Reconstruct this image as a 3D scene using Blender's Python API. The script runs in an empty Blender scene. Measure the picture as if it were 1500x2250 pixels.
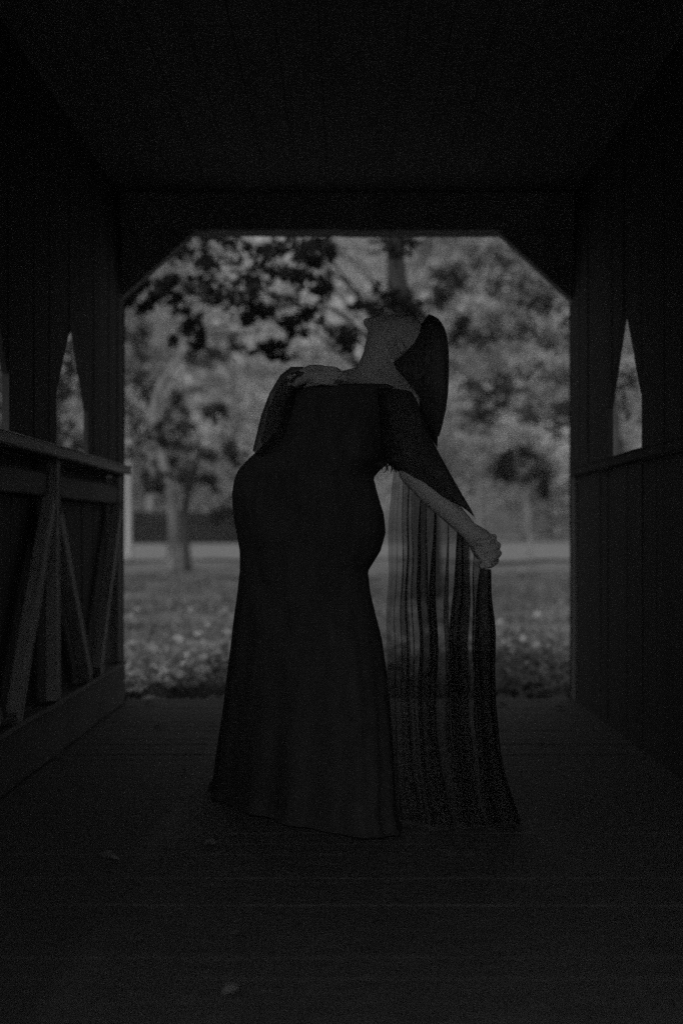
import bpy, bmesh, math, random
import numpy as np
from mathutils import Vector, Matrix, noise as mnoise
R = math.radians
random.seed(7); rng = np.random.default_rng(7)
S = bpy.context.scene
COL = S.collection

# ------------------------------------------------------------------ camera
CAMH = 0.93; F = 3426.0; CX, CY = 762.0, 1165.0
cam_d = bpy.data.cameras.new('camera'); cam = bpy.data.objects.new('camera', cam_d); COL.objects.link(cam)
cam.location = (0, 0, CAMH); cam.rotation_euler = (R(90), 0, 0)
cam_d.sensor_width = 36; cam_d.lens = F / 2250 * 36
cam_d.shift_x = -(CX - 750) / 2250; cam_d.shift_y = (CY - 1125) / 2250
cam_d.clip_start = 0.05; cam_d.clip_end = 2000
cam_d.dof.use_dof = True; cam_d.dof.focus_distance = 5.1; cam_d.dof.aperture_fstop = 1.8
S.camera = cam

# ------------------------------------------------------------------ sky, sun, exposure (black and white photograph: grey light)
SUN_EL, SUN_AZ = 48, 196         # azimuth from +Y clockwise: behind the camera, a little to the left
W = bpy.data.worlds.new('World'); S.world = W; W.use_nodes = True
nt = W.node_tree; nt.nodes.clear()
sky = nt.nodes.new('ShaderNodeTexSky'); sky.sky_type = 'NISHITA'; sky.sun_disc = False
sky.sun_elevation = R(SUN_EL); sky.sun_rotation = R(SUN_AZ); sky.air_density = 1.0; sky.dust_density = 4.0
bw = nt.nodes.new('ShaderNodeRGBToBW'); bg = nt.nodes.new('ShaderNodeBackground'); wo = nt.nodes.new('ShaderNodeOutputWorld')
nt.links.new(sky.outputs[0], bw.inputs[0]); nt.links.new(bw.outputs[0], bg.inputs[0]); bg.inputs[1].default_value = 0.06
nt.links.new(bg.outputs[0], wo.inputs[0])
sl = bpy.data.lights.new('sun', 'SUN'); sun = bpy.data.objects.new('sun', sl); COL.objects.link(sun)
sl.energy = 1.3; sl.angle = R(18); sl.color = (1, 1, 1)
az, el = R(SUN_AZ), R(SUN_EL)
sdir = Vector((math.sin(az) * math.cos(el), math.cos(az) * math.cos(el), math.sin(el)))
sun.rotation_euler = sdir.to_track_quat('Z', 'Y').to_euler()
S.view_settings.view_transform = 'Standard'; S.view_settings.look = 'None'
S.view_settings.gamma = 1; S.view_settings.use_curve_mapping = False
S.view_settings.exposure = 0.95
S.render.engine = 'CYCLES'
S.cycles.use_denoising = False          # the photograph is full of grain: keep the sensor-like noise
S.cycles.max_bounces = 8; S.cycles.diffuse_bounces = 5; S.cycles.transparent_max_bounces = 12
S.cycles.use_adaptive_sampling = False

def P(px, py, d):
    return Vector(((px - CX) / F * d, d, CAMH + (CY - py) / F * d))

# ------------------------------------------------------------------ materials (greys only: the photograph is monochrome)
def new_mat(name):
    m = bpy.data.materials.new(name); m.use_nodes = True
    m.node_tree.nodes.clear()
    return m, m.node_tree
def mat(name, lo, hi, scale=8, stretch=(1, 1, 1), rough=.7, bump=.3, bscale=None, detail=6, spec=.3, bdist=.01):
    m, t = new_mat(name); N = t.nodes.new; L = t.links.new
    out = N('ShaderNodeOutputMaterial'); p = N('ShaderNodeBsdfPrincipled'); L(p.outputs[0], out.inputs[0])
    p.inputs['Roughness'].default_value = rough; p.inputs['Specular IOR Level'].default_value = spec
    tc = N('ShaderNodeTexCoord'); mp = N('ShaderNodeMapping'); mp.inputs['Scale'].default_value = stretch
    L(tc.outputs['Object'], mp.inputs[0])
    n = N('ShaderNodeTexNoise'); n.inputs['Scale'].default_value = scale; n.inputs['Detail'].default_value = detail
    n.inputs['Roughness'].default_value = .65
    L(mp.outputs[0], n.inputs['Vector'])
    cr = N('ShaderNodeValToRGB'); cr.color_ramp.elements[0].position = .3; cr.color_ramp.elements[1].position = .72
    cr.color_ramp.elements[0].color = (lo, lo, lo, 1); cr.color_ramp.elements[1].color = (hi, hi, hi, 1)
    L(n.outputs['Fac'], cr.inputs[0]); L(cr.outputs[0], p.inputs['Base Color'])
    if bump:
        n2 = N('ShaderNodeTexNoise'); n2.inputs['Scale'].default_value = bscale or scale * 3; n2.inputs['Detail'].default_value = 5
        L(mp.outputs[0], n2.inputs['Vector'])
        b = N('ShaderNodeBump'); b.inputs['Strength'].default_value = bump; b.inputs['Distance'].default_value = bdist
        L(n2.outputs['Fac'], b.inputs['Height']); L(b.outputs[0], p.inputs['Normal'])
    return m
def leaf_mat(name, lo, hi, trans=.4, scale=3.0):
    m, t = new_mat(name); N = t.nodes.new; L = t.links.new
    out = N('ShaderNodeOutputMaterial'); d = N('ShaderNodeBsdfDiffuse'); tr = N('ShaderNodeBsdfTranslucent'); mx = N('ShaderNodeMixShader')
    mx.inputs[0].default_value = trans
    tc = N('ShaderNodeTexCoord'); n = N('ShaderNodeTexNoise'); n.inputs['Scale'].default_value = scale; n.inputs['Detail'].default_value = 3
    L(tc.outputs['Object'], n.inputs['Vector'])
    cr = N('ShaderNodeValToRGB'); cr.color_ramp.elements[0].position = .35; cr.color_ramp.elements[1].position = .68
    cr.color_ramp.elements[0].color = (lo, lo, lo, 1); cr.color_ramp.elements[1].color = (hi, hi, hi, 1)
    L(n.outputs['Fac'], cr.inputs[0]); L(cr.outputs[0], d.inputs[0]); L(cr.outputs[0], tr.inputs[0])
    L(d.outputs[0], mx.inputs[1]); L(tr.outputs[0], mx.inputs[2]); L(mx.outputs[0], out.inputs[0])
    return m
def sheer_mat(name, col, alpha_thin, alpha_edge):
    m, t = new_mat(name); N = t.nodes.new; L = t.links.new
    out = N('ShaderNodeOutputMaterial'); d = N('ShaderNodeBsdfDiffuse'); d.inputs[0].default_value = (col, col, col, 1)
    tp = N('ShaderNodeBsdfTransparent'); mx = N('ShaderNodeMixShader')
    lw = N('ShaderNodeLayerWeight'); lw.inputs[0].default_value = .35
    mr = N('ShaderNodeMapRange'); mr.inputs['To Min'].default_value = alpha_thin; mr.inputs['To Max'].default_value = alpha_edge
    tc = N('ShaderNodeTexCoord'); n = N('ShaderNodeTexNoise'); n.inputs['Scale'].default_value = 7
    mp = N('ShaderNodeMapping'); mp.inputs['Scale'].default_value = (1, 1, .25)
    L(tc.outputs['Object'], mp.inputs[0]); L(mp.outputs[0], n.inputs['Vector'])
    ad = N('ShaderNodeMath'); ad.operation = 'MULTIPLY_ADD'; ad.inputs[1].default_value = .35; ad.inputs[2].default_value = -.17
    L(n.outputs['Fac'], ad.inputs[0])
    a2 = N('ShaderNodeMath'); a2.operation = 'ADD'; a2.use_clamp = True
    L(lw.outputs['Facing'], mr.inputs['Value']); L(mr.outputs[0], a2.inputs[0]); L(ad.outputs[0], a2.inputs[1])
    L(a2.outputs[0], mx.inputs[0]); L(tp.outputs[0], mx.inputs[1]); L(d.outputs[0], mx.inputs[2]); L(mx.outputs[0], out.inputs[0])
    return m

M = dict(
    deck=mat('deck_planks', .05, .14, 5, (1, 14, 1), .75, .5, bdist=.004),
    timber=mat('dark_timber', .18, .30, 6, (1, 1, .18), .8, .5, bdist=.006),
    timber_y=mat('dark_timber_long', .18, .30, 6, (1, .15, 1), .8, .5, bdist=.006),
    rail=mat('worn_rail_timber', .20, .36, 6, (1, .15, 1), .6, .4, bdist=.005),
    strut=mat('worn_strut_timber', .22, .42, 7, (1, 1, .3), .7, .4, bdist=.005),
    kerb=mat('kerb_timber', .07, .15, 5, (1, .3, 1), .8, .5, bdist=.006),
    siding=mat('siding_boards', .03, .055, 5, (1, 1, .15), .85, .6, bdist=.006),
    roof=mat('roof_boards', .14, .20, 5, (1, .2, 1), .9, .4),
    ground=mat('grassy_soil', .04, .135, 1.3, (1, 1, 1), .95, .8, 22, 10, bdist=.05),
    road=mat('pale_gravel_road', .09, .14, 2, (1, 1, 1), .95, .2),
    grass=leaf_mat('grass_blades', .045, .16, .3, 1.1),
    litter=leaf_mat('fallen_leaves', .06, .30, .2, 9),
    bark=mat('dark_bark', .02, .05, 6, (1, 1, .25), .95, .8, bdist=.03),
    bark_pale=mat('pale_bark', .08, .18, 4, (1, 1, .5), .9, .5, bdist=.02),
    leaf_shade_tone=leaf_mat('shade_toned_leaves', .005, .018, .3, .7),  # shade on the dark boughs is put into the leaf colour
    leaf_mid=leaf_mat('mid_toned_leaves', .018, .055, .4, .5),  # middle step of the sun and shade painted through leaf colour
    leaf_sun_tone=leaf_mat('sun_toned_leaves', .15, .5, .4, .16),  # sun and haze on the far foliage painted in as pale colour
    leaf_soft=leaf_mat('soft_toned_leaves', .07, .22, .4, .2),  # duller far foliage, its weaker light also put into the colour
    leaf_hedge=leaf_mat('hedge_leaves', .012, .03, .1, 2),
    skin=mat('skin', .46, .54, 14, (1, 1, 1), .5, .1, 60, bdist=.001),
    hair=mat('black_hair', .03, .06, 20, (6, 6, 1), .38, .5, spec=.5),
    gown=mat('black_knit_gown', .05, .08, 30, (1, 1, .2), .9, .25, spec=.1, bdist=.002),
    cape=sheer_mat('black_chiffon', .075, .50, .68),
    sleeve=sheer_mat('black_sleeve_chiffon', .05, .74, 1.0),
    post=mat('weathered_pale_post', .16, .28, 5, (1, 1, .3), .8, .3),
    sleeve_thin=sheer_mat('thin_black_chiffon', .05, .64, .98),
    leaf_dry=mat('dry_leaf', .10, .22, 30, (1, 1, 1), .8, .2),
)

# ------------------------------------------------------------------ object helpers
def link_mesh(name, verts, faces, m, parent=None, smooth=False):
    me = bpy.data.meshes.new(name); me.from_pydata([tuple(v) for v in verts], [], faces); me.update()
    if smooth: me.polygons.foreach_set('use_smooth', [True] * len(me.polygons))
    o = bpy.data.objects.new(name, me); COL.objects.link(o)
    me.materials.append(m)
    if parent: o.parent = parent; o.matrix_parent_inverse = Matrix.Translation(-parent.location) if parent.parent is None else Matrix.Identity(4)
    return o
def bm_obj(name, bm, m, parent=None, smooth=False):
    me = bpy.data.meshes.new(name); bm.to_mesh(me); bm.free(); me.materials.append(m)
    if smooth: me.polygons.foreach_set('use_smooth', [True] * len(me.polygons))
    o = bpy.data.objects.new(name, me); COL.objects.link(o)
    if parent: o.parent = parent; o.matrix_parent_inverse = Matrix.Translation(-parent.location)
    return o
def tag(o, label=None, cat=None, group=None, kind=None):
    if label: o['label'] = label
    if cat: o['category'] = cat
    if group: o['group'] = group
    if kind: o['kind'] = kind
    return o
def empty(name, loc, label, cat, group=None):
    o = bpy.data.objects.new(name, None); COL.objects.link(o); o.location = loc; o.empty_display_size = .1
    return tag(o, label, cat, group)
def bx(bm, x0, x1, y0, y1, z0, z1, jit=0, bev=0):
    vs = [bm.verts.new((x + random.uniform(-jit, jit), y + random.uniform(-jit, jit), z + random.uniform(-jit, jit)))
          for x in (x0, x1) for y in (y0, y1) for z in (z0, z1)]
    q = [(0, 1, 3, 2), (4, 6, 7, 5), (0, 4, 5, 1), (2, 3, 7, 6), (0, 2, 6, 4), (1, 5, 7, 3)]
    fs = [bm.faces.new([vs[i] for i in f]) for f in q]
    if bev:
        es = {e for f in fs for e in f.edges}
        bmesh.ops.bevel(bm, geom=list(es), offset=bev, segments=1, affect='EDGES')
def beam(bm, a, b, w, h, bev=.006, up=(0, 0, 1)):
    """a squared timber from a to b, w wide across, h high"""
    a, b = Vector(a), Vector(b); d = (b - a).normalized(); u = Vector(up)
    s = d.cross(u)
    if s.length < 1e-3: s = Vector((1, 0, 0))
    s.normalize(); u = s.cross(d).normalized()
    n = max(2, int((b - a).length / .35)); rings = []
    for i in range(n + 1):
        c = a.lerp(b, i / n) + s * random.uniform(-.003, .003) + u * random.uniform(-.003, .003)
        r = []
        for (i1, j1) in ((-1, -1), (-1, 1), (1, 1), (1, -1)):
            for k in ((0, 1) if (i1 * j1 > 0) else (1, 0)):
                sx = w / 2 - (bev if k else 0); uy = h / 2 - (0 if k else bev)
                r.append(bm.verts.new(c + s * i1 * sx + u * j1 * uy))
        rings.append(r)
    for i in range(n):
        for j in range(8):
            k = (j + 1) % 8
            bm.faces.new((rings[i][j], rings[i][k], rings[i + 1][k], rings[i + 1][j]))
    bm.faces.new(rings[0][::-1]); bm.faces.new(rings[-1])
def one(fn, name, m, parent=None, smooth=False):
    bm = bmesh.new(); fn(bm); bmesh.ops.recalc_face_normals(bm, faces=bm.faces[:])
    return bm_obj(name, bm, m, parent, smooth)

# ------------------------------------------------------------------ ground, road, deck
Y_END, Y_BACK, HW = 8.6, -0.35, 1.23
def ground_mesh():
    xs = np.concatenate([-np.geomspace(260, 8, 22), np.linspace(-7.5, 7.5, 61), np.geomspace(8, 260, 22)])
    ys = np.concatenate([-np.geomspace(200, 12, 10), np.linspace(-10, 8.4, 8), np.linspace(8.66, 24, 90), np.geomspace(24.5, 260, 40)])
    V = []; Fc = []
    for y in ys:
        for x in xs:
            inside = 8.6 < y < 60
            z = -.035 + (mnoise.noise(Vector((x * .5, y * .5, 0))) * .05 + mnoise.noise(Vector((x * 2.3, y * 2.3, 4))) * .022 if inside else 0)
            if y < 8.6: z = -.5
            V.append((x, y, z))
    n = len(xs)
    for j in range(len(ys) - 1):
        for i in range(n - 1):
            a = j * n + i; Fc.append((a, a + 1, a + n + 1, a + n))
    return V, Fc
v, f = ground_mesh(); tag(link_mesh('ground', v, f, M['ground'], smooth=True), kind='structure')
def road(bm):
    ys = [(x, 47 + 2.5 * math.sin(x * .03) + 7 * mnoise.noise(Vector((x * .35, 0, 0))), 106 + 3 * math.sin(x * .05)) for x in np.arange(-200, 201, 1.0)]
    r0 = [bm.verts.new((x, a, .035)) for x, a, b in ys]; r1 = [bm.verts.new((x, b, .035)) for x, a, b in ys]
    for i in range(len(ys) - 1): bm.faces.new((r0[i], r0[i + 1], r1[i + 1], r1[i]))
tag(one(road, 'road', M['road']), kind='structure')

def deck(bm):
    y = Y_BACK
    while y < Y_END - .02:
        w = random.uniform(.145, .165); y1 = min(y + w - (.0075 if y > 6.3 else .002), Y_END)
        dz = random.uniform(-.0012, .0012)
        bx(bm, -HW - .12 + random.uniform(-.01, .01), HW + .12, y, y1, -.05 + dz, dz, .001, .003 if y > 6.3 else .0008)
        y += w
tag(one(deck, 'floor', M['deck']), kind='structure')

# ------------------------------------------------------------------ the covered bridge
bridge = empty('covered_bridge', (0, Y_END, 0), 'dark timber covered footbridge with braced end portal framing the garden', 'covered bridge')
RAILZ = 1.27
def side_panel(bm, s, cs, apex, shoulder, half):
    """boarded wall with pointed openings above the rail"""
    T = .02; x0 = s * HW; x1 = s * (HW + T)
    def board(y0, y1, za0, za1, zb):          # slanted bottom edge za0 (at y0) .. za1 (at y1), top zb
        pts = [(y0, za0), (y1, za1), (y1, zb), (y0, zb)]
        j = random.uniform(0, .006)
        a = [bm.verts.new((x0 - s * j, y, z)) for y, z in pts]; b = [bm.verts.new((x1, y, z)) for y, z in pts]
        bm.faces.new(a); bm.faces.new(b[::-1])
        for i in range(4): k = (i + 1) % 4; bm.faces.new((a[i], b[i], b[k], a[k]))
    y = Y_BACK; TOP = 2.75
    cuts = sorted({round(c + q, 3) for c in cs for q in (-half, 0, half)})
    def zlow(y):
        for c in cs:
            if abs(y - c) < half - 1e-4: return shoulder + (apex - shoulder) * (1 - abs(y - c) / half)
        return RAILZ - .05
    ys = [Y_BACK]
    while ys[-1] < Y_END - .16:
        nx = ys[-1] + .155
        for c in cuts:
            if ys[-1] + .02 < c <= nx: nx = c; break
        ys.append(nx)
    ys.append(Y_END - .16)
    for a, b in zip(ys[:-1], ys[1:]):
        e = 1e-3; board(a + .0015, b - .0015, zlow(a + e), zlow(b - e), TOP)
def lower_panel(bm, s):
    y = Y_BACK
    while y < Y_END - .17:
        w = min(random.uniform(.15, .2), Y_END - .165 - y); j = random.uniform(0, .008)
        xa, xb = sorted((s * (HW + (.07 if s < 0 else .02)) - s * j, s * (HW + .10)))
        bx(bm, xa, xb, y, y + w - .004, .0, RAILZ - .012)
        y += w
for s in (-1, 1):
    cs = [7.0 - 1.75 * k for k in range(4)] if s < 0 else [6.92 - 1.75 * k for k in range(4)]
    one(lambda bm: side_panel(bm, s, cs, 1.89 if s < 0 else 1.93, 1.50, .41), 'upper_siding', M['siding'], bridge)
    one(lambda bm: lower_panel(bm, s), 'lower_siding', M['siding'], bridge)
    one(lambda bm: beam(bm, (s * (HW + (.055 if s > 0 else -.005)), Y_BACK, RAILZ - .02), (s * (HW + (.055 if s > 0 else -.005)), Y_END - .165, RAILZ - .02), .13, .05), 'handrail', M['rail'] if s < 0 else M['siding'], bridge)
    if s < 0: one(lambda bm: beam(bm, (s * (HW + .03), Y_BACK, RAILZ - .15), (s * (HW + .03), Y_END - .165, RAILZ - .15), .05, .10), 'rail_board', M['kerb'], bridge)
    if s > 0: pass
    else: one(lambda bm: beam(bm, (s * (HW + .012), Y_BACK, .11), (s * (HW + .012), Y_END - .17, .11), .11, .22, .012), 'kerb_beam', M['kerb'], bridge)
    # posts below the rail with leaning struts either side
    k = 0; py0 = 6.53 if s < 0 else 6.4
    while s < 0 and py0 - 1.95 * k > Y_BACK + .9:
        yp = py0 - 1.95 * k
        one(lambda bm: beam(bm, (s * (HW - .0), yp, .222), (s * (HW - .0), yp, RAILZ - .046), .05, .10, up=(0, 1, 0)), 'post', M['strut'], bridge)
        one(lambda bm: beam(bm, (s * (HW + .0), yp - .07, RAILZ - .22), (s * (HW + .0), yp - .78, .23), .05, .10, up=(0, 1, 0)), 'strut', M['strut'], bridge)
        one(lambda bm: beam(bm, (s * (HW + .0), yp + .07, RAILZ - .28), (s * (HW + .0), yp + .86, .23), .055, .11, up=(0, 1, 0)), 'strut', M['strut'], bridge)
        k += 1
    if s < 0: one(lambda bm: beam(bm, (s * (HW + .0), 8.38, RAILZ - .22), (s * (HW + .0), 7.66, .23), .055, .085, up=(0, 1, 0)), 'strut', M['strut'], bridge)
    # portal posts
    one(lambda bm: beam(bm, (s * (HW + .08), Y_END - .06, -.4), (s * (HW + .08), Y_END - .06, 2.7), .16, .2, .012, up=(0, 1, 0)), 'portal_post', M['timber'], bridge)
    # solid triangular knee board in the portal corner
    def knee(bm):
        zb, zt, xi = 2.19 if s < 0 else 2.175, 2.555, .825 if s < 0 else .82
        pts = [(s * HW, zb), (s * HW, zt), (s * xi, zt)]
        a = [bm.verts.new((x, Y_END - .13, z)) for x, z in pts]; b = [bm.verts.new((x, Y_END - .03, z)) for x, z in pts]
        bm.faces.new(a); bm.faces.new(b[::-1])
        for i in range(3): q = (i + 1) % 3; bm.faces.new((a[i], b[i], b[q], a[q]))
    one(knee, 'knee_brace', M['timber'], bridge)
    # wall plate + roof slope
    one(lambda bm: beam(bm, (s * (HW + .07), Y_BACK, 2.865), (s * (HW + .07), Y_END - .17, 2.865), .16, .15), 'wall_plate', M['timber_y'], bridge)
    def slope(bm):
        n = 12
        for i in range(n):
            a, b = i / n, (i + 1) / n - .004
            p = [Vector((s * (HW + .55) * (1 - t), 0, 2.72 + 1.35 * t)) for t in (a, b)]
            for q in p: q.x += 0
            vs = []
            for y in (Y_BACK - .2, Y_END + .25):
                for q in p:
                    for dz in (0, .03): vs.append(bm.verts.new((q.x, y, q.z + dz)))
            for fc in ((0, 1, 3, 2), (4, 6, 7, 5), (0, 4, 5, 1), (2, 3, 7, 6), (0, 2, 6, 4), (1, 5, 7, 3)): bm.faces.new([vs[c] for c in fc])
    one(slope, 'roof_slope', M['roof'], bridge)
def header(bm):
    xs = np.linspace(-HW - .27, HW + .27, 40)
    zz = [2.555 + mnoise.noise(Vector((x * 3, 0, 1))) * .008 + mnoise.noise(Vector((x * 14, 0, 1))) * .005 for x in xs]
    for ya, yb in ((Y_END - .165, Y_END + .045),):
        lo0 = [bm.verts.new((x, ya, z)) for x, z in zip(xs, zz)]; lo1 = [bm.verts.new((x, yb, z)) for x, z in zip(xs, zz)]
        hi0 = [bm.verts.new((x, ya, 2.93)) for x in xs]; hi1 = [bm.verts.new((x, yb, 2.93)) for x in xs]
        for i in range(len(xs) - 1):
            for A, B in ((lo0, lo1), (lo1, hi1), (hi1, hi0), (hi0, lo0)):
                bm.faces.new((A[i], A[i + 1], B[i + 1], B[i]))
        bm.faces.new((lo0[0], lo1[0], hi1[0], hi0[0])); bm.faces.new((lo0[-1], hi0[-1], hi1[-1], lo1[-1]))
one(header, 'header_beam', M['timber'], bridge)
def gable(bm):
    a = [bm.verts.new((x, Y_END - .05, z)) for x, z in ((-HW - .5, 2.76), (HW + .5, 2.76), (0, 4.04))]
    b = [bm.verts.new((x, Y_END + .0, z)) for x, z in ((-HW - .5, 2.76), (HW + .5, 2.76), (0, 4.04))]
    bm.faces.new(a); bm.faces.new(b[::-1])
    for i in range(3): q = (i + 1) % 3; bm.faces.new((a[i], b[i], b[q], a[q]))
one(gable, 'gable', M['siding'], bridge)
def ceiling(bm):
    x = -HW - .15
    while x < HW + .14:
        x1 = min(x + .16, HW + .15); dz = random.uniform(0, .006)
        bx(bm, x + .0015, x1 - .0015, Y_BACK, Y_END - .17, 2.753 + dz, 2.775 + dz)
        x = x1
one(ceiling, 'ceiling_boards', M['roof'], bridge)

# ------------------------------------------------------------------ vegetation
def leaves_np(cents, size, seed=0, flat=0.0):
    """one folded leaf-like quad per centre; returns verts, faces"""
    r = np.random.default_rng(seed); n = len(cents)
    d = r.normal(size=(n, 3)); d[:, 2] *= (1 - flat) ; d /= np.linalg.norm(d, axis=1)[:, None]
    u = r.normal(size=(n, 3)); u[:, 2] *= (1 - flat); s = np.cross(d, u); s /= np.linalg.norm(s, axis=1)[:, None] + 1e-9
    L = (size * r.uniform(.6, 1.35, n))[:, None]; w = L * .36
    nn = np.cross(d, s) * L * .12
    V = np.stack([cents - d * L * .5, cents + s * w + nn, cents + d * L * .5, cents - s * w + nn], 1).reshape(-1, 3)
    Fc = np.arange(n * 4).reshape(-1, 4)
    return V, Fc
def link_np(name, V, Fc, m, parent=None):
    me = bpy.data.meshes.new(name); n = len(V); k = Fc.shape[1]
    me.vertices.add(n); me.vertices.foreach_set('co', V.astype(np.float32).ravel())
    me.loops.add(Fc.size); me.loops.foreach_set('vertex_index', Fc.astype(np.int32).ravel())
    me.polygons.add(len(Fc)); me.polygons.foreach_set('loop_start', np.arange(0, Fc.size, k, dtype=np.int32))
    me.update(calc_edges=True); me.materials.append(m)
    o = bpy.data.objects.new(name, me); COL.objects.link(o)
    if parent: o.parent = parent; o.matrix_parent_inverse = Matrix.Translation(-parent.location)
    return o
def blob_pts(c, rad, n, r, clump=.30):
    """points gathered in small sprays inside an ellipsoid"""
    m = max(6, n // 22); q = r.normal(size=(m, 3)); q /= np.linalg.norm(q, axis=1)[:, None]
    q *= (r.uniform(.15, 1.0, m) ** .45)[:, None]
    idx = r.integers(0, m, n); pts = q[idx] + r.normal(size=(n, 3)) * clump * .6
    return np.array(c) + pts * np.array(rad)
def tube(bm, pts, rad, n=8):
    pts = [Vector(p) for p in pts]; rings = []
    # smooth the path
    P2, R2 = [], []
    for i in range(len(pts) - 1):
        p0 = pts[max(i - 1, 0)]; p1 = pts[i]; p2 = pts[i + 1]; p3 = pts[min(i + 2, len(pts) - 1)]
        for k in range(5):
            t = k / 5
            P2.append(.5 * ((2 * p1) + (-p0 + p2) * t + (2 * p0 - 5 * p1 + 4 * p2 - p3) * t * t + (-p0 + 3 * p1 - 3 * p2 + p3) * t ** 3))
            R2.append(rad[i] * (1 - t) + rad[i + 1] * t)
    P2.append(pts[-1]); R2.append(rad[-1])
    for i, (p, rr) in enumerate(zip(P2, R2)):
        d = (P2[min(i + 1, len(P2) - 1)] - P2[max(i - 1, 0)]).normalized()
        a = d.cross(Vector((.3, 1, .1))).normalized(); b = d.cross(a)
        rings.append([bm.verts.new(p + (a * math.cos(2 * math.pi * j / n) + b * math.sin(2 * math.pi * j / n)) * rr *
                      (1 + .10 * mnoise.noise(Vector((j * 1.7, i * .6, rr * 9))))) for j in range(n)])
    for A, B in zip(rings[:-1], rings[1:]):
        for j in range(n): k = (j + 1) % n; bm.faces.new((A[j], A[k], B[k], B[j]))
    bm.faces.new(rings[0][::-1]); bm.faces.new(rings[-1])
def tree(name, label, cat, trunk_pts, trunk_rad, blobs, leaf, lmat, bmat, group=None, seed=0, dens=9.0, limbs=True):
    """trunk, limbs that reach each bough, and a crown of small leaves gathered in those boughs"""
    r = np.random.default_rng(seed + 100); base = Vector(trunk_pts[0])
    root = empty(name, base, label, cat, group)
    one(lambda bm: tube(bm, trunk_pts, trunk_rad, 10), 'trunk', bmat, root, True)
    allp = []
    for c, rad in blobs:
        def lb(bm):
            cc = Vector(c); tp = [Vector(p) for p in trunk_pts]
            cand = [tp[i].lerp(tp[i + 1], t) for i in range(len(tp) - 1) for t in (0, .5)] + [tp[-1]]
            cand = [p for p in cand if p.z < cc.z - .1 * (cc - p).length] or [tp[-1]]
            a = min(cand, key=lambda p: (p - cc).length)
            mid = a.lerp(cc, .55) + Vector((0, 0, (cc - a).length * .12))
            w = trunk_rad[-1] * .14 + .0018 * (cc - a).length
            tube(bm, [a, mid, cc], [w, w * .6, w * .15], 6)
            for k in range(3):
                e = cc + Vector([r.uniform(-.8, .8) * q for q in rad])
                tube(bm, [mid.lerp(cc, .1 + .3 * k), mid.lerp(e, .7), e], [w * .35, w * .2, w * .06], 5)
        one(lb, 'limb', bmat, root, True)
    for c, rad in blobs:
        n = int(dens * (rad[0] * rad[2]) / leaf ** 2); n = max(200, min(n, 14000))
        allp.append(blob_pts(c, rad, n, r))
    V, Fc = leaves_np(np.concatenate(allp), leaf, seed)
    link_np('crown', V, Fc, lmat, root)
    return root
def B(px, py, d, rx, ry=None, rd=None):
    """a bough seen at that place, d metres away; sizes in metres from its apparent size"""
    c = P(px, py, d); a = rx / F * d; b = (ry or rx) / F * d
    return (tuple(c), (a, rd or (a + b) / 2, b))

def G(px, d): return (P(px, 0, d).x, d, -.08)
# big tree behind the woman, its dark boughs hanging across the top of the portal
t1 = [G(935, 22), tuple(P(930, 1050, 22)), tuple(P(905, 850, 22)), tuple(P(872, 610, 22)), tuple(P(868, 480, 22)), tuple(P(860, 250, 22))]
tree('broadleaf_tree', 'big tree behind the woman with dark boughs hanging across the top of the portal', 'tree', t1, [.24, .19, .16, .14, .13, .08],
     [B(480, 600, 17, 90, 60), B(450, 560, 18.5, 80, 50), B(640, 560, 18.5, 80, 45), B(540, 650, 19, 90, 40), B(600, 590, 17.5, 90, 60), B(550, 530, 17, 140, 40), B(680, 640, 18, 55, 50), B(370, 650, 16.5, 60, 40), B(410, 730, 17, 35, 45),
      B(610, 770, 19, 55, 28), B(735, 730, 20, 50, 50), B(700, 560, 19, 40, 50), B(560, 690, 18, 45, 30), B(650, 710, 18, 30, 35), B(300, 640, 16, 45, 40),
      B(880, 640, 20.5, 65, 45), B(860, 540, 21, 60, 45), B(800, 685, 20.5, 60, 22), B(920, 690, 21, 60, 30),
      B(560, 420, 20, 200, 60), B(820, 400, 21, 190, 70), B(1050, 420, 22, 160, 60)],
     .09, M['leaf_shade_tone'], M['bark'], seed=1, dens=8)
# pale-barked tree on the lawn, left
t2 = [G(378, 35), tuple(P(380, 1120, 35)), tuple(P(352, 990, 35)), tuple(P(338, 905, 35)), tuple(P(356, 840, 35)), tuple(P(402, 775, 35)), tuple(P(440, 690, 35))]
tree('birch_tree', 'pale barked tree on the lawn with a bent upper trunk', 'tree', t2, [.15, .13, .10, .085, .075, .06, .03],
     [B(310, 830, 36, 45, 70), B(300, 960, 36, 35, 60), B(395, 905, 36, 38, 45), B(370, 1000, 36, 45, 35), B(440, 1010, 37, 45, 40), B(440, 780, 37, 50, 30),
      B(300, 740, 36, 40, 45), B(500, 760, 38, 40, 30), B(250, 900, 36, 45, 80), B(470, 900, 38, 38, 28), B(520, 990, 38, 30, 30), B(350, 955, 33.6, 30, 38), B(385, 1050, 33.6, 38, 38), B(335, 1060, 33.8, 30, 28), B(160, 760, 31, 42, 70), B(165, 850, 31.5, 45, 70), B(140, 900, 32, 45, 60), B(150, 970, 31, 45, 40), B(10, 900, 32, 50, 80), B(5, 860, 31, 40, 120)],
     .13, M['leaf_mid'], M['bark_pale'], seed=2, dens=3.6)
t2b = [G(412, 37), tuple(P(405, 1130, 37)), tuple(P(425, 1040, 37)), tuple(P(440, 960, 37))]
tree('dark_trunk_tree', 'slim dark trunked tree just behind the pale barked one', 'tree', t2b, [.13, .10, .07, .04],
     [B(450, 1060, 38, 40, 22), B(500, 1130, 39, 40, 35), B(410, 960, 38, 45, 35)], .13, M['leaf_mid'], M['bark'], seed=3, dens=4)
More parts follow.
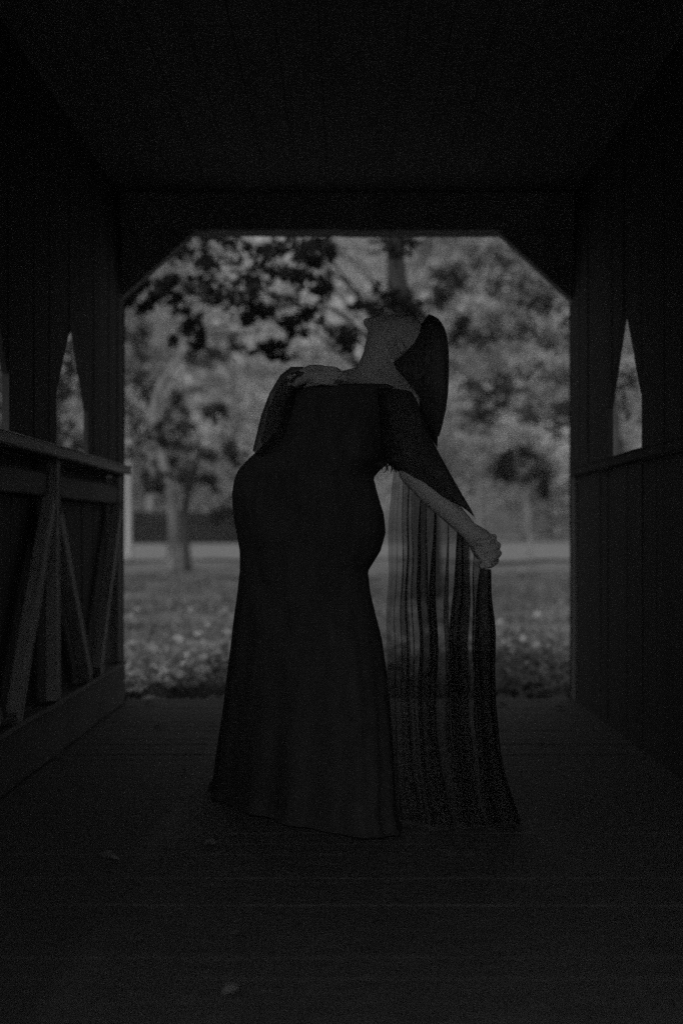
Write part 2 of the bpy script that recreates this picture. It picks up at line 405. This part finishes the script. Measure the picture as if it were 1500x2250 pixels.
# tree on the right
t3 = [G(1345, 30), tuple(P(1340, 1000, 30)), tuple(P(1320, 800, 30)), tuple(P(1290, 600, 30)), tuple(P(1270, 400, 30))]
tree('spreading_tree', 'spreading tree whose grey boughs fill the right side of the portal', 'tree', t3, [.3, .24, .2, .15, .08],
     [B(1040, 600, 31, 75, 60), B(1150, 620, 31, 80, 60), B(1200, 720, 31, 80, 60), B(1090, 720, 32, 85, 50), B(1180, 830, 31, 90, 60), B(1070, 840, 32, 55, 50),
      B(1200, 920, 30, 70, 60), B(1070, 900, 32, 45, 35), B(980, 640, 32, 50, 45), B(1150, 560, 30, 100, 40), B(1390, 850, 30, 50, 90),
      B(1010, 760, 33, 40, 60), B(1420, 620, 30, 80, 80), B(1330, 960, 30, 50, 50)],
     .13, M['leaf_mid'], M['bark'], seed=4, dens=4.6)
t4 = [G(1165, 44), tuple(P(1160, 1130, 44)), tuple(P(1150, 1060, 44))]
tree('small_dark_tree', 'small round dark tree standing alone right of the hand', 'tree', t4, [.06, .05, .03],
     [B(1140, 1020, 44, 58, 44), B(1180, 1058, 44, 42, 36), B(1108, 1030, 44, 30, 28)], .11, M['leaf_shade_tone'], M['bark_pale'], seed=5, dens=22)
# slim pale post-like trunk at the left edge of the portal
def postfn(bm): tube(bm, [G(283, 48), tuple(P(282, 1100, 48)), tuple(P(283, 967, 48))], [.12, .115, .10], 12)
po = one(postfn, 'wooden_post', M['post'], None, True)
tag(po, 'tall pale post beyond the left portal jamb', 'post')
# clipped hedge, far
def hedge():
    c0 = P(270, 0, 108).x; c1 = P(600, 0, 108).x; r = np.random.default_rng(5)
    n = 26000; pts = np.stack([r.uniform(c0, c1, n), r.uniform(107, 109, n), r.uniform(0.02, 2.15, n)], 1)
    side = r.random(n) < .6; pts[side, 1] = 107 + r.normal(size=side.sum()) * .08
    pts[:, 2] += .06 * np.sin(pts[:, 0] * 2.1) * (pts[:, 2] > 1.7)
    V, Fc = leaves_np(pts, .2, 6)
    root = empty('hedge', ((c0 + c1) / 2, 108, 0), 'long low clipped hedge, very dark, beyond the bright gravel', 'hedge')
    link_np('foliage', V, Fc, M['leaf_hedge'], root)
    one(lambda bm: bx(bm, c0 + .2, c1 - .2, 107.2, 108.8, 0, 2.0), 'hedge_core', M['leaf_hedge'], root)
hedge()
# far trees, sunlight and haze painted into their pale leaf colour
rr = random.Random(11)
ORD = 'first second third fourth fifth sixth seventh eighth ninth tenth eleventh twelfth thirteenth fourteenth'.split()
for i in range(14):
    px = -60 + i * 122 + rr.uniform(-25, 25); d = rr.choice([112, 120, 130]); h = rr.uniform(19, 28)
    x = P(px, 0, d).x; lean = rr.uniform(-1, 1)
    bl = []
    for k in range(16):
        zz = h * rr.uniform(.10, 1); w = 3.4 * (1.1 - .5 * abs(zz / h - .5))
        bl.append(((x + lean * zz / h + rr.uniform(-w, w), d + rr.uniform(-2, 2), zz + .8), (rr.uniform(1.3, 2.3), rr.uniform(1.5, 2.4), rr.uniform(1.0, 1.9))))
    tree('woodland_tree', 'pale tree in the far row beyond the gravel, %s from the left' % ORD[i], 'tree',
         [(x, d, -.1), (x + lean * .4, d, h * .4), (x + lean, d, h * .95)], [.3, .22, .06], bl, .30, M['leaf_sun_tone'] if i % 3 else M['leaf_soft'], M['bark_pale'],
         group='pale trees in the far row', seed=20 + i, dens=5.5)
# woodland rising behind them
def woods():
    r = np.random.default_rng(9); pts = []
    for k in range(260):
        x = r.uniform(-75, 75); pts.append(blob_pts((x, 150 + r.uniform(-6, 6), r.uniform(1, 34)), (6, 4, 4.5), 1100, r))
    V, Fc = leaves_np(np.concatenate(pts), .5, 8)
    tag(link_np('woods', V, Fc, M['leaf_sun_tone']), 'far pale woodland behind the row of trees', 'woodland', kind='stuff')
woods()
# grass beyond the bridge
def grass():
    r = np.random.default_rng(3); n = 60000
    y = 8.75 + (r.random(n) ** 1.6) * 24; x = r.uniform(-1, 1, n) * (1.4 + .2 * y)
    cl = np.array([mnoise.noise(Vector((a * 1.1, b * .8, 0))) for a, b in zip(x, y)]); keep = (cl > -.18 + r.normal(size=n) * .1) & (y > 9.2 + r.uniform(0, 1.5, n))
    x, y = x[keep], y[keep]; n = len(x); h = r.uniform(.03, .10, n) * (1 + y * .012); w = .004 + .0006 * y
    a = r.uniform(0, math.pi, n); lx = r.normal(size=n) * .03; ly = r.normal(size=n) * .03
    z = np.full(n, -.05)
    V = np.stack([np.stack([x - np.cos(a) * w, y - np.sin(a) * w, z], 1), np.stack([x + np.cos(a) * w, y + np.sin(a) * w, z], 1), np.stack([x + lx, y + ly, z + h], 1)], 1).reshape(-1, 3)
    tag(link_np('grass', V, np.arange(n * 3).reshape(-1, 3), M['grass']), 'short rough grass on the ground beyond the bridge', 'grass', kind='stuff')
    n = 3000; y = 8.64 + r.exponential(2.6, n); x = r.uniform(-1, 1, n) * (1.35 + .2 * y)
    pts = np.stack([x, y, np.full(n, .0)], 1); pts[:, 2] += r.uniform(0, .03, n)
    V, Fc = leaves_np(pts, .085, 12, flat=.88)
    tag(link_np('leaf_litter', V, Fc, M['litter']), 'fallen leaves strewn over the grass beyond the bridge', 'leaves', kind='stuff')
grass()

# ------------------------------------------------------------------ dry leaves on the deck
def dry_leaf_mesh():
    bm = bmesh.new(); n = 12; c = [bm.verts.new((0, -.5 + i / 6, .09 * math.sin(i))) for i in range(7)]
    w = [0, .2, .36, .42, .3, .16, 0]; prev = None
    for i in range(1, 6):
        j = w[i] * (1 + (.25 if i % 2 else -.12)); a = bm.verts.new((-j, -.5 + i / 6 - .04, .22 * w[i] + .05)); b = bm.verts.new((j, -.5 + i / 6 - .04, .32 * w[i]))
        if prev: bm.faces.new((prev[0], c[i - 1], c[i], a)); bm.faces.new((c[i - 1], prev[1], b, c[i]))
        else: bm.faces.new((c[0], c[1], a)); bm.faces.new((c[0], b, c[1]))
        prev = (a, b)
    bm.faces.new((prev[0], c[5], c[6])); bm.faces.new((c[5], prev[1], c[6]))
    me = bpy.data.meshes.new('dry_leaf'); bm.to_mesh(me); bm.free(); me.materials.append(M['leaf_dry']); return me
lm = dry_leaf_mesh()
spots = [(460, 1862, .05, 'palest dry leaf, lying left of the gown hem'), (240, 1892, .05, 'long dry leaf on the planks, far left of the gown'),
         (860, 1800, .045, 'dry leaf at the hem between gown and cape'), (505, 2190, .035, 'nearest dry leaf, close to the bottom edge of the photo'),
         (525, 2062, .035, 'dry leaf on the near planks, second from the bottom edge'), (125, 1668, .05, 'dry leaf at the foot of the left railing post'),
         (1290, 1760, .035, 'dry leaf by the right wall, level with the cape hem'), (410, 1700, .035, 'little dry leaf just left of the gown corner'),
         (350, 1600, .05, 'dry leaf on the far planks left of the woman'), (1190, 1640, .04, 'dry leaf on the planks right of the cape'),
         (1230, 1560, .06, 'large dry leaf at the threshold in the right portal corner'), (1100, 1552, .06, 'large dry leaf at the threshold beside the cape'),
         (330, 1548, .05, 'dry leaf at the threshold, left of the woman')]
for i, (a, b, s, lab) in enumerate(spots):
    d = F * CAMH / (b - CY)
    o = bpy.data.objects.new('dry_leaf', lm); COL.objects.link(o); o.location = ((a - CX) / F * d, d, .012)
    o.scale = (s, s * 1.3, s); o.rotation_euler = (random.uniform(-.3, .3), random.uniform(-.3, .3), random.uniform(0, 6.28))
    tag(o, lab, 'leaf', 'dry leaves scattered on the floor')

# ------------------------------------------------------------------ the woman
person = empty('person', (-.08, 5.15, 0), 'woman in a long black gown leaning back, head thrown back, holding out a sheer cape', 'person')
def solid(chains, voxel, name, m, parent, smooth_it=4, ico=2):
    bm = bmesh.new()
    for ch in chains:
        for (a, ra), (b, rb) in zip(ch[:-1], ch[1:]):
            a, b = Vector(a), Vector(b); L = (b - a).length; n = max(1, int(math.ceil(L / (min(ra, rb) * .28))))
            for k in range(n + 1):
                t = k / n; bmesh.ops.create_icosphere(bm, subdivisions=ico, radius=ra * (1 - t) + rb * t, matrix=Matrix.Translation(a.lerp(b, t)))
    me = bpy.data.meshes.new(name); bm.to_mesh(me); bm.free()
    o = bpy.data.objects.new(name, me); COL.objects.link(o)
    r = o.modifiers.new('r', 'REMESH'); r.mode = 'VOXEL'; r.voxel_size = voxel
    s = o.modifiers.new('s', 'SMOOTH'); s.iterations = smooth_it; s.factor = .5
    dg = bpy.context.evaluated_depsgraph_get(); me2 = bpy.data.meshes.new_from_object(o.evaluated_get(dg))
    o.modifiers.clear(); o.data = me2; me2.name = name; me2.materials.clear(); me2.materials.append(m)
    me2.polygons.foreach_set('use_smooth', [True] * len(me2.polygons))
    if parent: o.parent = parent; o.matrix_parent_inverse = Matrix.Translation(-parent.location)
    return o
D0 = 5.1
ch = []
q = lambda x, y, d=D0: P(x, y, d)
# torso
ch.append([(q(700, 1200, 5.2), .13), (q(700, 1100, 5.18), .12), (q(735, 980, 5.15), .115), (q(765, 900, 5.12), .105)])
ch.append([(q(650, 1110, 5.15), .14), (q(655, 1080, 5.15), .13)])
ch.append([(q(842, 815, 5.1), .05), (q(868, 848, 5.06), .046), (q(884, 880, 5.02), .05)])
ch.append([(q(885, 885, 5.0), .055), (q(850, 850, 5.05), .045), (q(805, 835, 5.1), .05), (q(745, 845, 5.18), .045), (q(690, 860, 5.28), .05)])
# neck and head thrown back (chin up, face to the sky)
ch.append([(q(812, 838, 5.1), .06), (q(829, 790, 5.1), .053), (q(838, 748, 5.1), .053)])
ch.append([(q(888, 756, 5.1), .078), (q(905, 757, 5.1), .078)])
ch.append([(q(862, 735, 5.1), .066), (q(890, 738, 5.1), .07)])
ch.append([(q(838, 730, 5.1), .046), (q(818, 716, 5.1), .020), (q(807, 708, 5.1), .015)])           # jaw to chin
ch.append([(q(822, 708, 5.1), .018), (q(840, 706, 5.1), .020), (q(860, 708, 5.1), .028)])
for sd in (-1, 1):
    ch.append([(q(826, 699, 5.1 + .000), .0075), (q(828, 702, 5.1 + .016 * sd), .004)])     # lips
    ch.append([(q(833, 697, 5.1 + .000), .0075), (q(834, 701, 5.1 + .014 * sd), .004)])
    ch.append([(q(845, 688, 5.1), .008), (q(847, 697, 5.1 + .013 * sd), .006)])             # nostrils
    ch.append([(q(884, 701, 5.1 + .008 * sd), .010), (q(886, 705, 5.1 + .045 * sd), .010)])  # brows
    ch.append([(q(873, 707, 5.1 + .031 * sd), .012), (q(875, 707, 5.1 + .031 * sd), .012)])  # eyelids
ch.append([(q(847, 678, 5.1), .0085), (q(861, 687, 5.1), .0078), (q(878, 697, 5.1), .009)])  # nose
ch.append([(q(884, 768, 5.018), .013), (q(874, 752, 5.014), .012)])                # near ear
# near arm: hanging out and back, fist closed on the cape
ch.append([(q(885, 885, 5.0), .055), (q(893, 950, 4.97), .05), (q(905, 1035, 4.95), .042)])
ch.append([(q(905, 1038, 4.95), .043), (q(950, 1085, 4.93), .044), (q(1000, 1135, 4.91), .035), (q(1033, 1170, 4.9), .030)])
HC = (1062, 1195)
ch.append([(q(1038, 1172, 4.9), .032), (q(1055, 1188, 4.9), .040), (q(1062, 1205, 4.9), .040)])
kn = [(1084, 1180), (1093, 1198), (1095, 1216), (1090, 1233)]
for i, (kx, ky) in enumerate(kn):
    r0 = [.0105, .011, .0105, .009][i]; dy = 4.885
    ch.append([(q(1060, 1188 + 9 * i, 4.895), .016), (q(kx, ky, 4.88), r0 + .001), (q(kx - 12, ky + 10, 4.852), r0), (q(kx - 32, ky + 12, 4.848), r0 * .92), (q(kx - 40, ky + 9, 4.866), r0 * .8)])
ch.append([(q(1046, 1185, 4.88), .016), (q(1050, 1212, 4.862), .0125), (q(1064, 1232, 4.848), .011), (q(1074, 1243, 4.844), .009)])
# far arm: elbow to the left, hand laid on the upper chest
ch.append([(q(690, 862, 5.28), .05), (q(640, 915, 5.2), .044), (q(597, 965, 5.1), .038)])
ch.append([(q(600, 968, 5.1), .034), (q(603, 908, 5.03), .025), (q(623, 858, 4.97), .023), (q(642, 836, 4.95), .022)])
ch.append([(q(640, 838, 4.95), .024), (q(668, 826, 4.945), .024), (q(690, 824, 4.945), .021)])
for i in range(4):
    y0 = 810 + 10 * i; l = [60, 76, 72, 52][i]
    ch.append([(q(684, 818 + 6 * i, 4.945), .010), (q(688 + l * .5, y0 - 2 + 1.5 * i, 4.925), .0072), (q(688 + l * .8, y0 - 1 + 1.5 * i, 4.93), .0066), (q(688 + l, y0 + 4 + i, 4.955), .0055)])
ch.append([(q(655, 822, 4.94), .013), (q(680, 808, 4.925), .010), (q(706, 806, 4.925), .0085)])
# legs and feet, under the skirt
for sx, dd in ((-20, 5.12), (24, 5.3)):
    ch.append([(q(700 + sx, 1210, dd), .10), (q(690 + sx, 1480, dd), .06), (q(700 + sx, 1560, dd), .055)])
    p3 = q(700 + sx, 1560, dd); an = Vector((p3.x + .01, dd, .09)); ch.append([(p3, .055), (an, .036)]); ch.append([(an, .036), (Vector((an.x - .15, dd, .03)), .026)])
body = solid(ch, .0048, 'body', M['skin'], person, 3)

# gown: stacked cross sections, folds growing towards the hem
def spl(xs, ys, t): return np.interp(t, xs, ys)
lev = [(850, 690, 884, 5.09, .12), (857, 640, 903, 5.09, .15), (880, 607, 900, 5.10, .15), (915, 602, 888, 5.11, .16), (950, 594, 884, 5.12, .165), (985, 572, 876, 5.13, .17),
       (1010, 545, 862, 5.14, .18), (1030, 526, 838, 5.15, .185), (1050, 516, 820, 5.16, .19), (1085, 510, 829, 5.17, .2), (1130, 513, 843, 5.18, .2), (1170, 520, 847, 5.19, .2),
       (1210, 527, 836, 5.2, .19), (1255, 527, 808, 5.2, .18), (1300, 522, 813, 5.21, .185), (1350, 515, 825, 5.22, .2), (1400, 509, 838, 5.23, .22), (1480, 500, 850, 5.24, .25),
       (1550, 492, 857, 5.25, .28), (1640, 481, 864, 5.25, .33), (1720, 471, 868, 5.25, .37)]
def gown():
    A = np.array(lev); t = np.linspace(850, 1720, 120); V = []; Fc = []; n = 120
    k = np.ones(9) / 9
    for i, y in enumerate(t):
        L, Rr, dc, dr = [spl(A[:, 0], A[:, j], y) for j in (1, 2, 3, 4)]
        g = max(0, (y - 1180) / 540); top = max(0, (y - 846) / 874)
        cx = (L + Rr) / 2; hx = (Rr - L) / 2 / F * dc
        c = P(cx, y, dc)
        for j in range(n):
            a = 2 * math.pi * j / n
            ca, sa = math.cos(a), math.sin(a); e = 2 / 2.15
            x = math.copysign(abs(ca) ** e, ca); yy = math.copysign(abs(sa) ** e, sa)
            fold = g * .055 * (math.sin(a * 11 + 1.3 * math.sin(a * 3)) * .7 + .5 * math.sin(a * 19 + 2 * g)) + .012 * mnoise.noise(Vector((x * 3, yy * 3, y * .02)))
            dmp = 1 - .75 * abs(ca) ** 6
            wr = 1 + fold * dmp
            z = c.z + (-.06 * yy * 0) + .012 * (1 - top) * ca * 0
            if y < 870: z += -.02 * ca * 0
            # skirt: the left hem lies farther from the camera than the right
            yd = dc + yy * dr * wr - g * .40 * x * dr / .37 * .9; side = 1 + (-g * .36 * x * dr / .37) / dc
            dr2 = .010 * (1 - g) * math.sin((z * 9 + x * 3.2) * 2.2 + 2 * mnoise.noise(Vector((x * 2, yy, z * 3)))) * (1 - abs(ca) ** 4) * min(1, (y - 846) / 120)
            V.append(((c.x + x * hx * wr) * side, yd + dr2 * (1 if yy > 0 else -1), z))
    # last rows: down to the floor and a little spread
    for w, zf in ((1.0, .06), (1.03, .02), (1.07, .006)):
        base = V[(len(t) - 1) * n:len(t) * n]
        for j, p in enumerate(base):
            cxm = P((471 + 868) / 2, 1720, 5.25).x
            V.append((cxm + (p[0] - cxm) * w, 5.25 + (p[1] - 5.25) * w, zf))
    rows = len(V) // n
    for i in range(rows - 1):
        for j in range(n):
            k2 = (j + 1) % n; Fc.append((i * n + j, i * n + k2, (i + 1) * n + k2, (i + 1) * n + j))
    Fc.append(tuple(range(n - 1, -1, -1)))
    return link_mesh('gown', V, Fc, M['gown'], person, True)
gown()

# sleeves
def loft(name, secs, m, n=28, amp=.0, seed=0, closed=True, parent=person):
    """secs: (p_outer, p_inner, thickness) -> elliptical tube"""
    V = []; Fc = []; T = np.linspace(0, len(secs) - 1, (len(secs) - 1) * 7 + 1)
    O = np.array([s[0] for s in secs]); I = np.array([s[1] for s in secs]); TH = np.array([s[2] for s in secs]); idx = np.arange(len(secs))
    for ti, t in enumerate(T):
        o = Vector([np.interp(t, idx, O[:, k]) for k in range(3)]); i_ = Vector([np.interp(t, idx, I[:, k]) for k in range(3)]); th = np.interp(t, idx, TH)
        c = (o + i_) / 2; h = (o - i_) / 2
        for j in range(n):
            a = 2 * math.pi * j / n; w = 1 + amp * mnoise.noise(Vector((math.cos(a) * 2.2 + seed, math.sin(a) * 2.2, t * 1.2))) * (1 - abs(math.cos(a)) ** 4)
            V.append(c + h * math.cos(a) + Vector((0, -1, 0)) * math.sin(a) * th * w)
    for i in range(len(T) - 1):
        for j in range(n): k = (j + 1) % n; Fc.append((i * n + j, i * n + k, (i + 1) * n + k, (i + 1) * n + j))
    if closed: Fc.append(tuple(range(n))); Fc.append(tuple(range((len(T) - 1) * n, len(T) * n))[::-1])
    return link_mesh(name, V, Fc, m, parent, True)
sd = lambda x, y, d: tuple(P(x, y, d))
loft('sleeve', [(sd(904, 862, 4.985), sd(822, 856, 5.0), .078), (sd(914, 876, 4.98), sd(832, 925, 5.01), .09), (sd(930, 915, 4.96), sd(838, 985, 5.0), .085), (sd(947, 962, 4.95), sd(850, 1018, 4.98), .085),
                (sd(968, 1003, 4.94), sd(880, 1040, 4.96), .075), (sd(994, 1050, 4.93), sd(925, 1072, 4.94), .06), (sd(1018, 1092, 4.92), sd(972, 1098, 4.92), .045), (sd(1033, 1117, 4.91), sd(1012, 1112, 4.91), .03),
                (sd(1045, 1142, 4.9), sd(1041, 1134, 4.9), .004)], M['sleeve'], amp=.25)
loft('sleeve', [(sd(668, 806, 4.97), sd(672, 846, 4.97), .045), (sd(640, 806, 4.98), sd(650, 858, 4.98), .055), (sd(616, 824, 4.99), sd(648, 880, 5.0), .06), (sd(592, 864, 5.0), sd(645, 920, 5.03), .065),
                (sd(573, 915, 5.02), sd(640, 960, 5.06), .07), (sd(562, 962, 5.04), sd(630, 1000, 5.08), .06), (sd(555, 990, 5.06), sd(600, 1030, 5.09), .04)], M['sleeve_thin'], amp=.3, seed=4)
# fringe of loose threads under the arm
def fringe(bm):
    r = random.Random(4)
    for k in range(15):
        x = 832 + k * 3.2 + r.uniform(-2, 2); y0 = 1012 + abs(k - 6) * .6; l = r.uniform(10, 30)
        tube(bm, [P(x, y0, 4.99), P(x + r.uniform(-3, 5), y0 + l * .6, 4.985), P(x + r.uniform(-6, 8), y0 + l, 4.99)], [.004, .0028, .0006], 5)
one(fringe, 'fringe', M['gown'], person, True)

# hair: a volume of hanging locks
def hair_part():
    out = [(941, 694), (958, 703), (970, 728), (974, 765), (974, 810), (973, 855), (970, 895), (965, 930), (961, 958), (960, 985)]
    inn = [(938, 700), (918, 724), (893, 752), (870, 780), (858, 805), (862, 832), (880, 862), (905, 900), (935, 940), (955, 975)]
    ob = [(sd(a[0], a[1], 5.12), sd(b[0], b[1], 5.12), w) for a, b, w in zip(out, inn, [.03, .07, .09, .1, .1, .095, .08, .06, .035, .008])]
    h = loft('hair', ob, M['hair'], n=40, amp=.30, seed=9)
    def locks(bm):
        r = random.Random(2)
        for k in range(190):
            s = r.uniform(.0, 1) ; dpt = r.uniform(-1, 1); pts = []; L = r.uniform(.7, 1.03) * 9
            m = int(L) if L < 9 else 9
            ph = r.uniform(0, 6)
            s0 = s if k < 96 else r.choice([.98, 1.0, 1.01, 1.03, 1.05, -.02, -.05])
            for i in range(r.choice([0, 1, 1, 2, 3]), m + 1):
                a, b, w = ob[i]; a, b = Vector(a), Vector(b)
                ss = s0 + .04 * math.sin(ph + i * .9); p = b.lerp(a, ss); e = math.sqrt(max(0, 1 - (2 * ss - 1) ** 2)) * w * 1.03
                pts.append(p + Vector((0, -e if dpt < .6 else e, 0)))
            if len(pts) > 2: tube(bm, pts, [.0035 if k < 96 else .0022] + [.0045 if k < 96 else .0022] * (len(pts) - 2) + [.0006], 5)
    one(locks, 'locks', M['hair'], h if False else person, True)
hair_part()

# the cape: pleated chiffon falling from the raised hand and the arm
def cape():
    tops = [(864, 1022, 5.02), (880, 1045, 5.0), (905, 1068, 4.98), (935, 1100, 4.96), (962, 1112, 4.94), (1000, 1142, 4.93), (1030, 1180, 4.92), (1045, 1215, 4.91), (1062, 1250, 4.88), (1076, 1254, 4.88)]
    bots = [(858, 1800), (900, 1812), (935, 1818), (965, 1822), (1000, 1824), (1030, 1824), (1060, 1824), (1085, 1824), (1110, 1822), (1150, 1818)]
    mids = [(849, 1480), (880, 1480), (905, 1490), (932, 1490), (958, 1490), (988, 1490), (1015, 1490), (1040, 1490), (1060, 1490), (1079, 1490)]
    nu, nv = 260, 90; V = []; Fc = []; idx = np.arange(10) / 9
    def it(arr, u): return np.array([np.interp(u, idx, [a[k] for a in arr]) for k in range(len(arr[0]))])
    pl = [(.33, .02, .035), (.47, .028, .06), (.6, .02, .03), (.9, .06, .06), (.09, .02, .02), (.2, .015, .02), (.73, .02, .025)]
    sheets = [(0, 1, 0, nu)] + [(a, b, .018 * (k + 1), 40) for a, b in ((.425, .455), (.59, .70), (.88, 1.0)) for k in range(3)] + [(.30, .34, .02, 30), (.74, .84, .02, 30), (.12, .2, .02, 30)]
    for (u0, u1, off, ns) in sheets:
      st = len(V)
      for iv in range(nv + 1):
        v = iv / nv
        for iu in range(ns + 1):
            u = u0 + (u1 - u0) * iu / ns; t = it(tops, u); m = it(mids, u); b = it(bots, u)
            # x through top, mid and bottom; y straight down in the picture = straight down in space
            dtop = t[2]; ztop = P(0, t[1], dtop).z; xtop = P(t[0], 0, dtop).x
            dbot = F * CAMH / (b[1] - CY); xbot = (b[0] - CX) / F * dbot; zmid = P(0, m[1], 4.95).z; xmid = P(m[0], 0, 4.95).x
            z = ztop * (1 - v) + .008 * v
            s = (ztop - z) / max(1e-3, ztop - zmid)
            if s < 1: x = xtop + (xmid - xtop) * min(1, s * 2.2 if u < .55 else s ** .6); 
            else: x = xmid + (xbot - xmid) * ((zmid - z) / (zmid - .008)) ** 2.2
            dd = dtop + (dbot - dtop) * v ** 1.5
            wv = .5 + .5 * min(1, v * 4)
            d2 = 0
            for c, w, a in pl:
                e = (u - c) / w; d2 += a * math.exp(-e * e) * math.sin(e * 3.0 + 1.2) * wv; x += a * .55 * math.exp(-e * e) * math.sin(e * 2.6) * wv
            d2 += (.002 + .004 * mnoise.noise(Vector((u * 9, v * 2, 3)))) * math.sin(u * 75 + 3 * math.sin(u * 9) + v * 1.2) * wv + .007 * math.sin(u * 31 + v + 3 * mnoise.noise(Vector((u * 3, v, 0)))) * wv
            x += .0015 * math.sin(u * 90 + v * 2) * wv + .012 * mnoise.noise(Vector((u * 4, v * 5, 0)))
            V.append((x, dd + d2 + off * wv, z))
      for iv in range(nv):
        for iu in range(ns):
            a = st + iv * (ns + 1) + iu; Fc.append((a, a + 1, a + ns + 2, a + ns + 1))
    return link_mesh('cape', V, Fc, M['cape'], person, True)
cape()

# ------------------------------------------------------------------ thin haze volume, added to lift dark tones and soften the distance
def haze_box(bm): bx(bm, -275, 275, -215, 275, -3, 60)
hz = one(haze_box, 'haze', M['deck']); hm, t = new_mat('added_haze_air')
out = t.nodes.new('ShaderNodeOutputMaterial'); pv = t.nodes.new('ShaderNodeVolumePrincipled')
pv.inputs['Color'].default_value = (.9, .9, .9, 1); pv.inputs['Density'].default_value = .0004; pv.inputs['Anisotropy'].default_value = 0.0
t.links.new(pv.outputs[0], out.inputs['Volume']); hz.data.materials.clear(); hz.data.materials.append(hm)
tag(hz, kind='stuff')
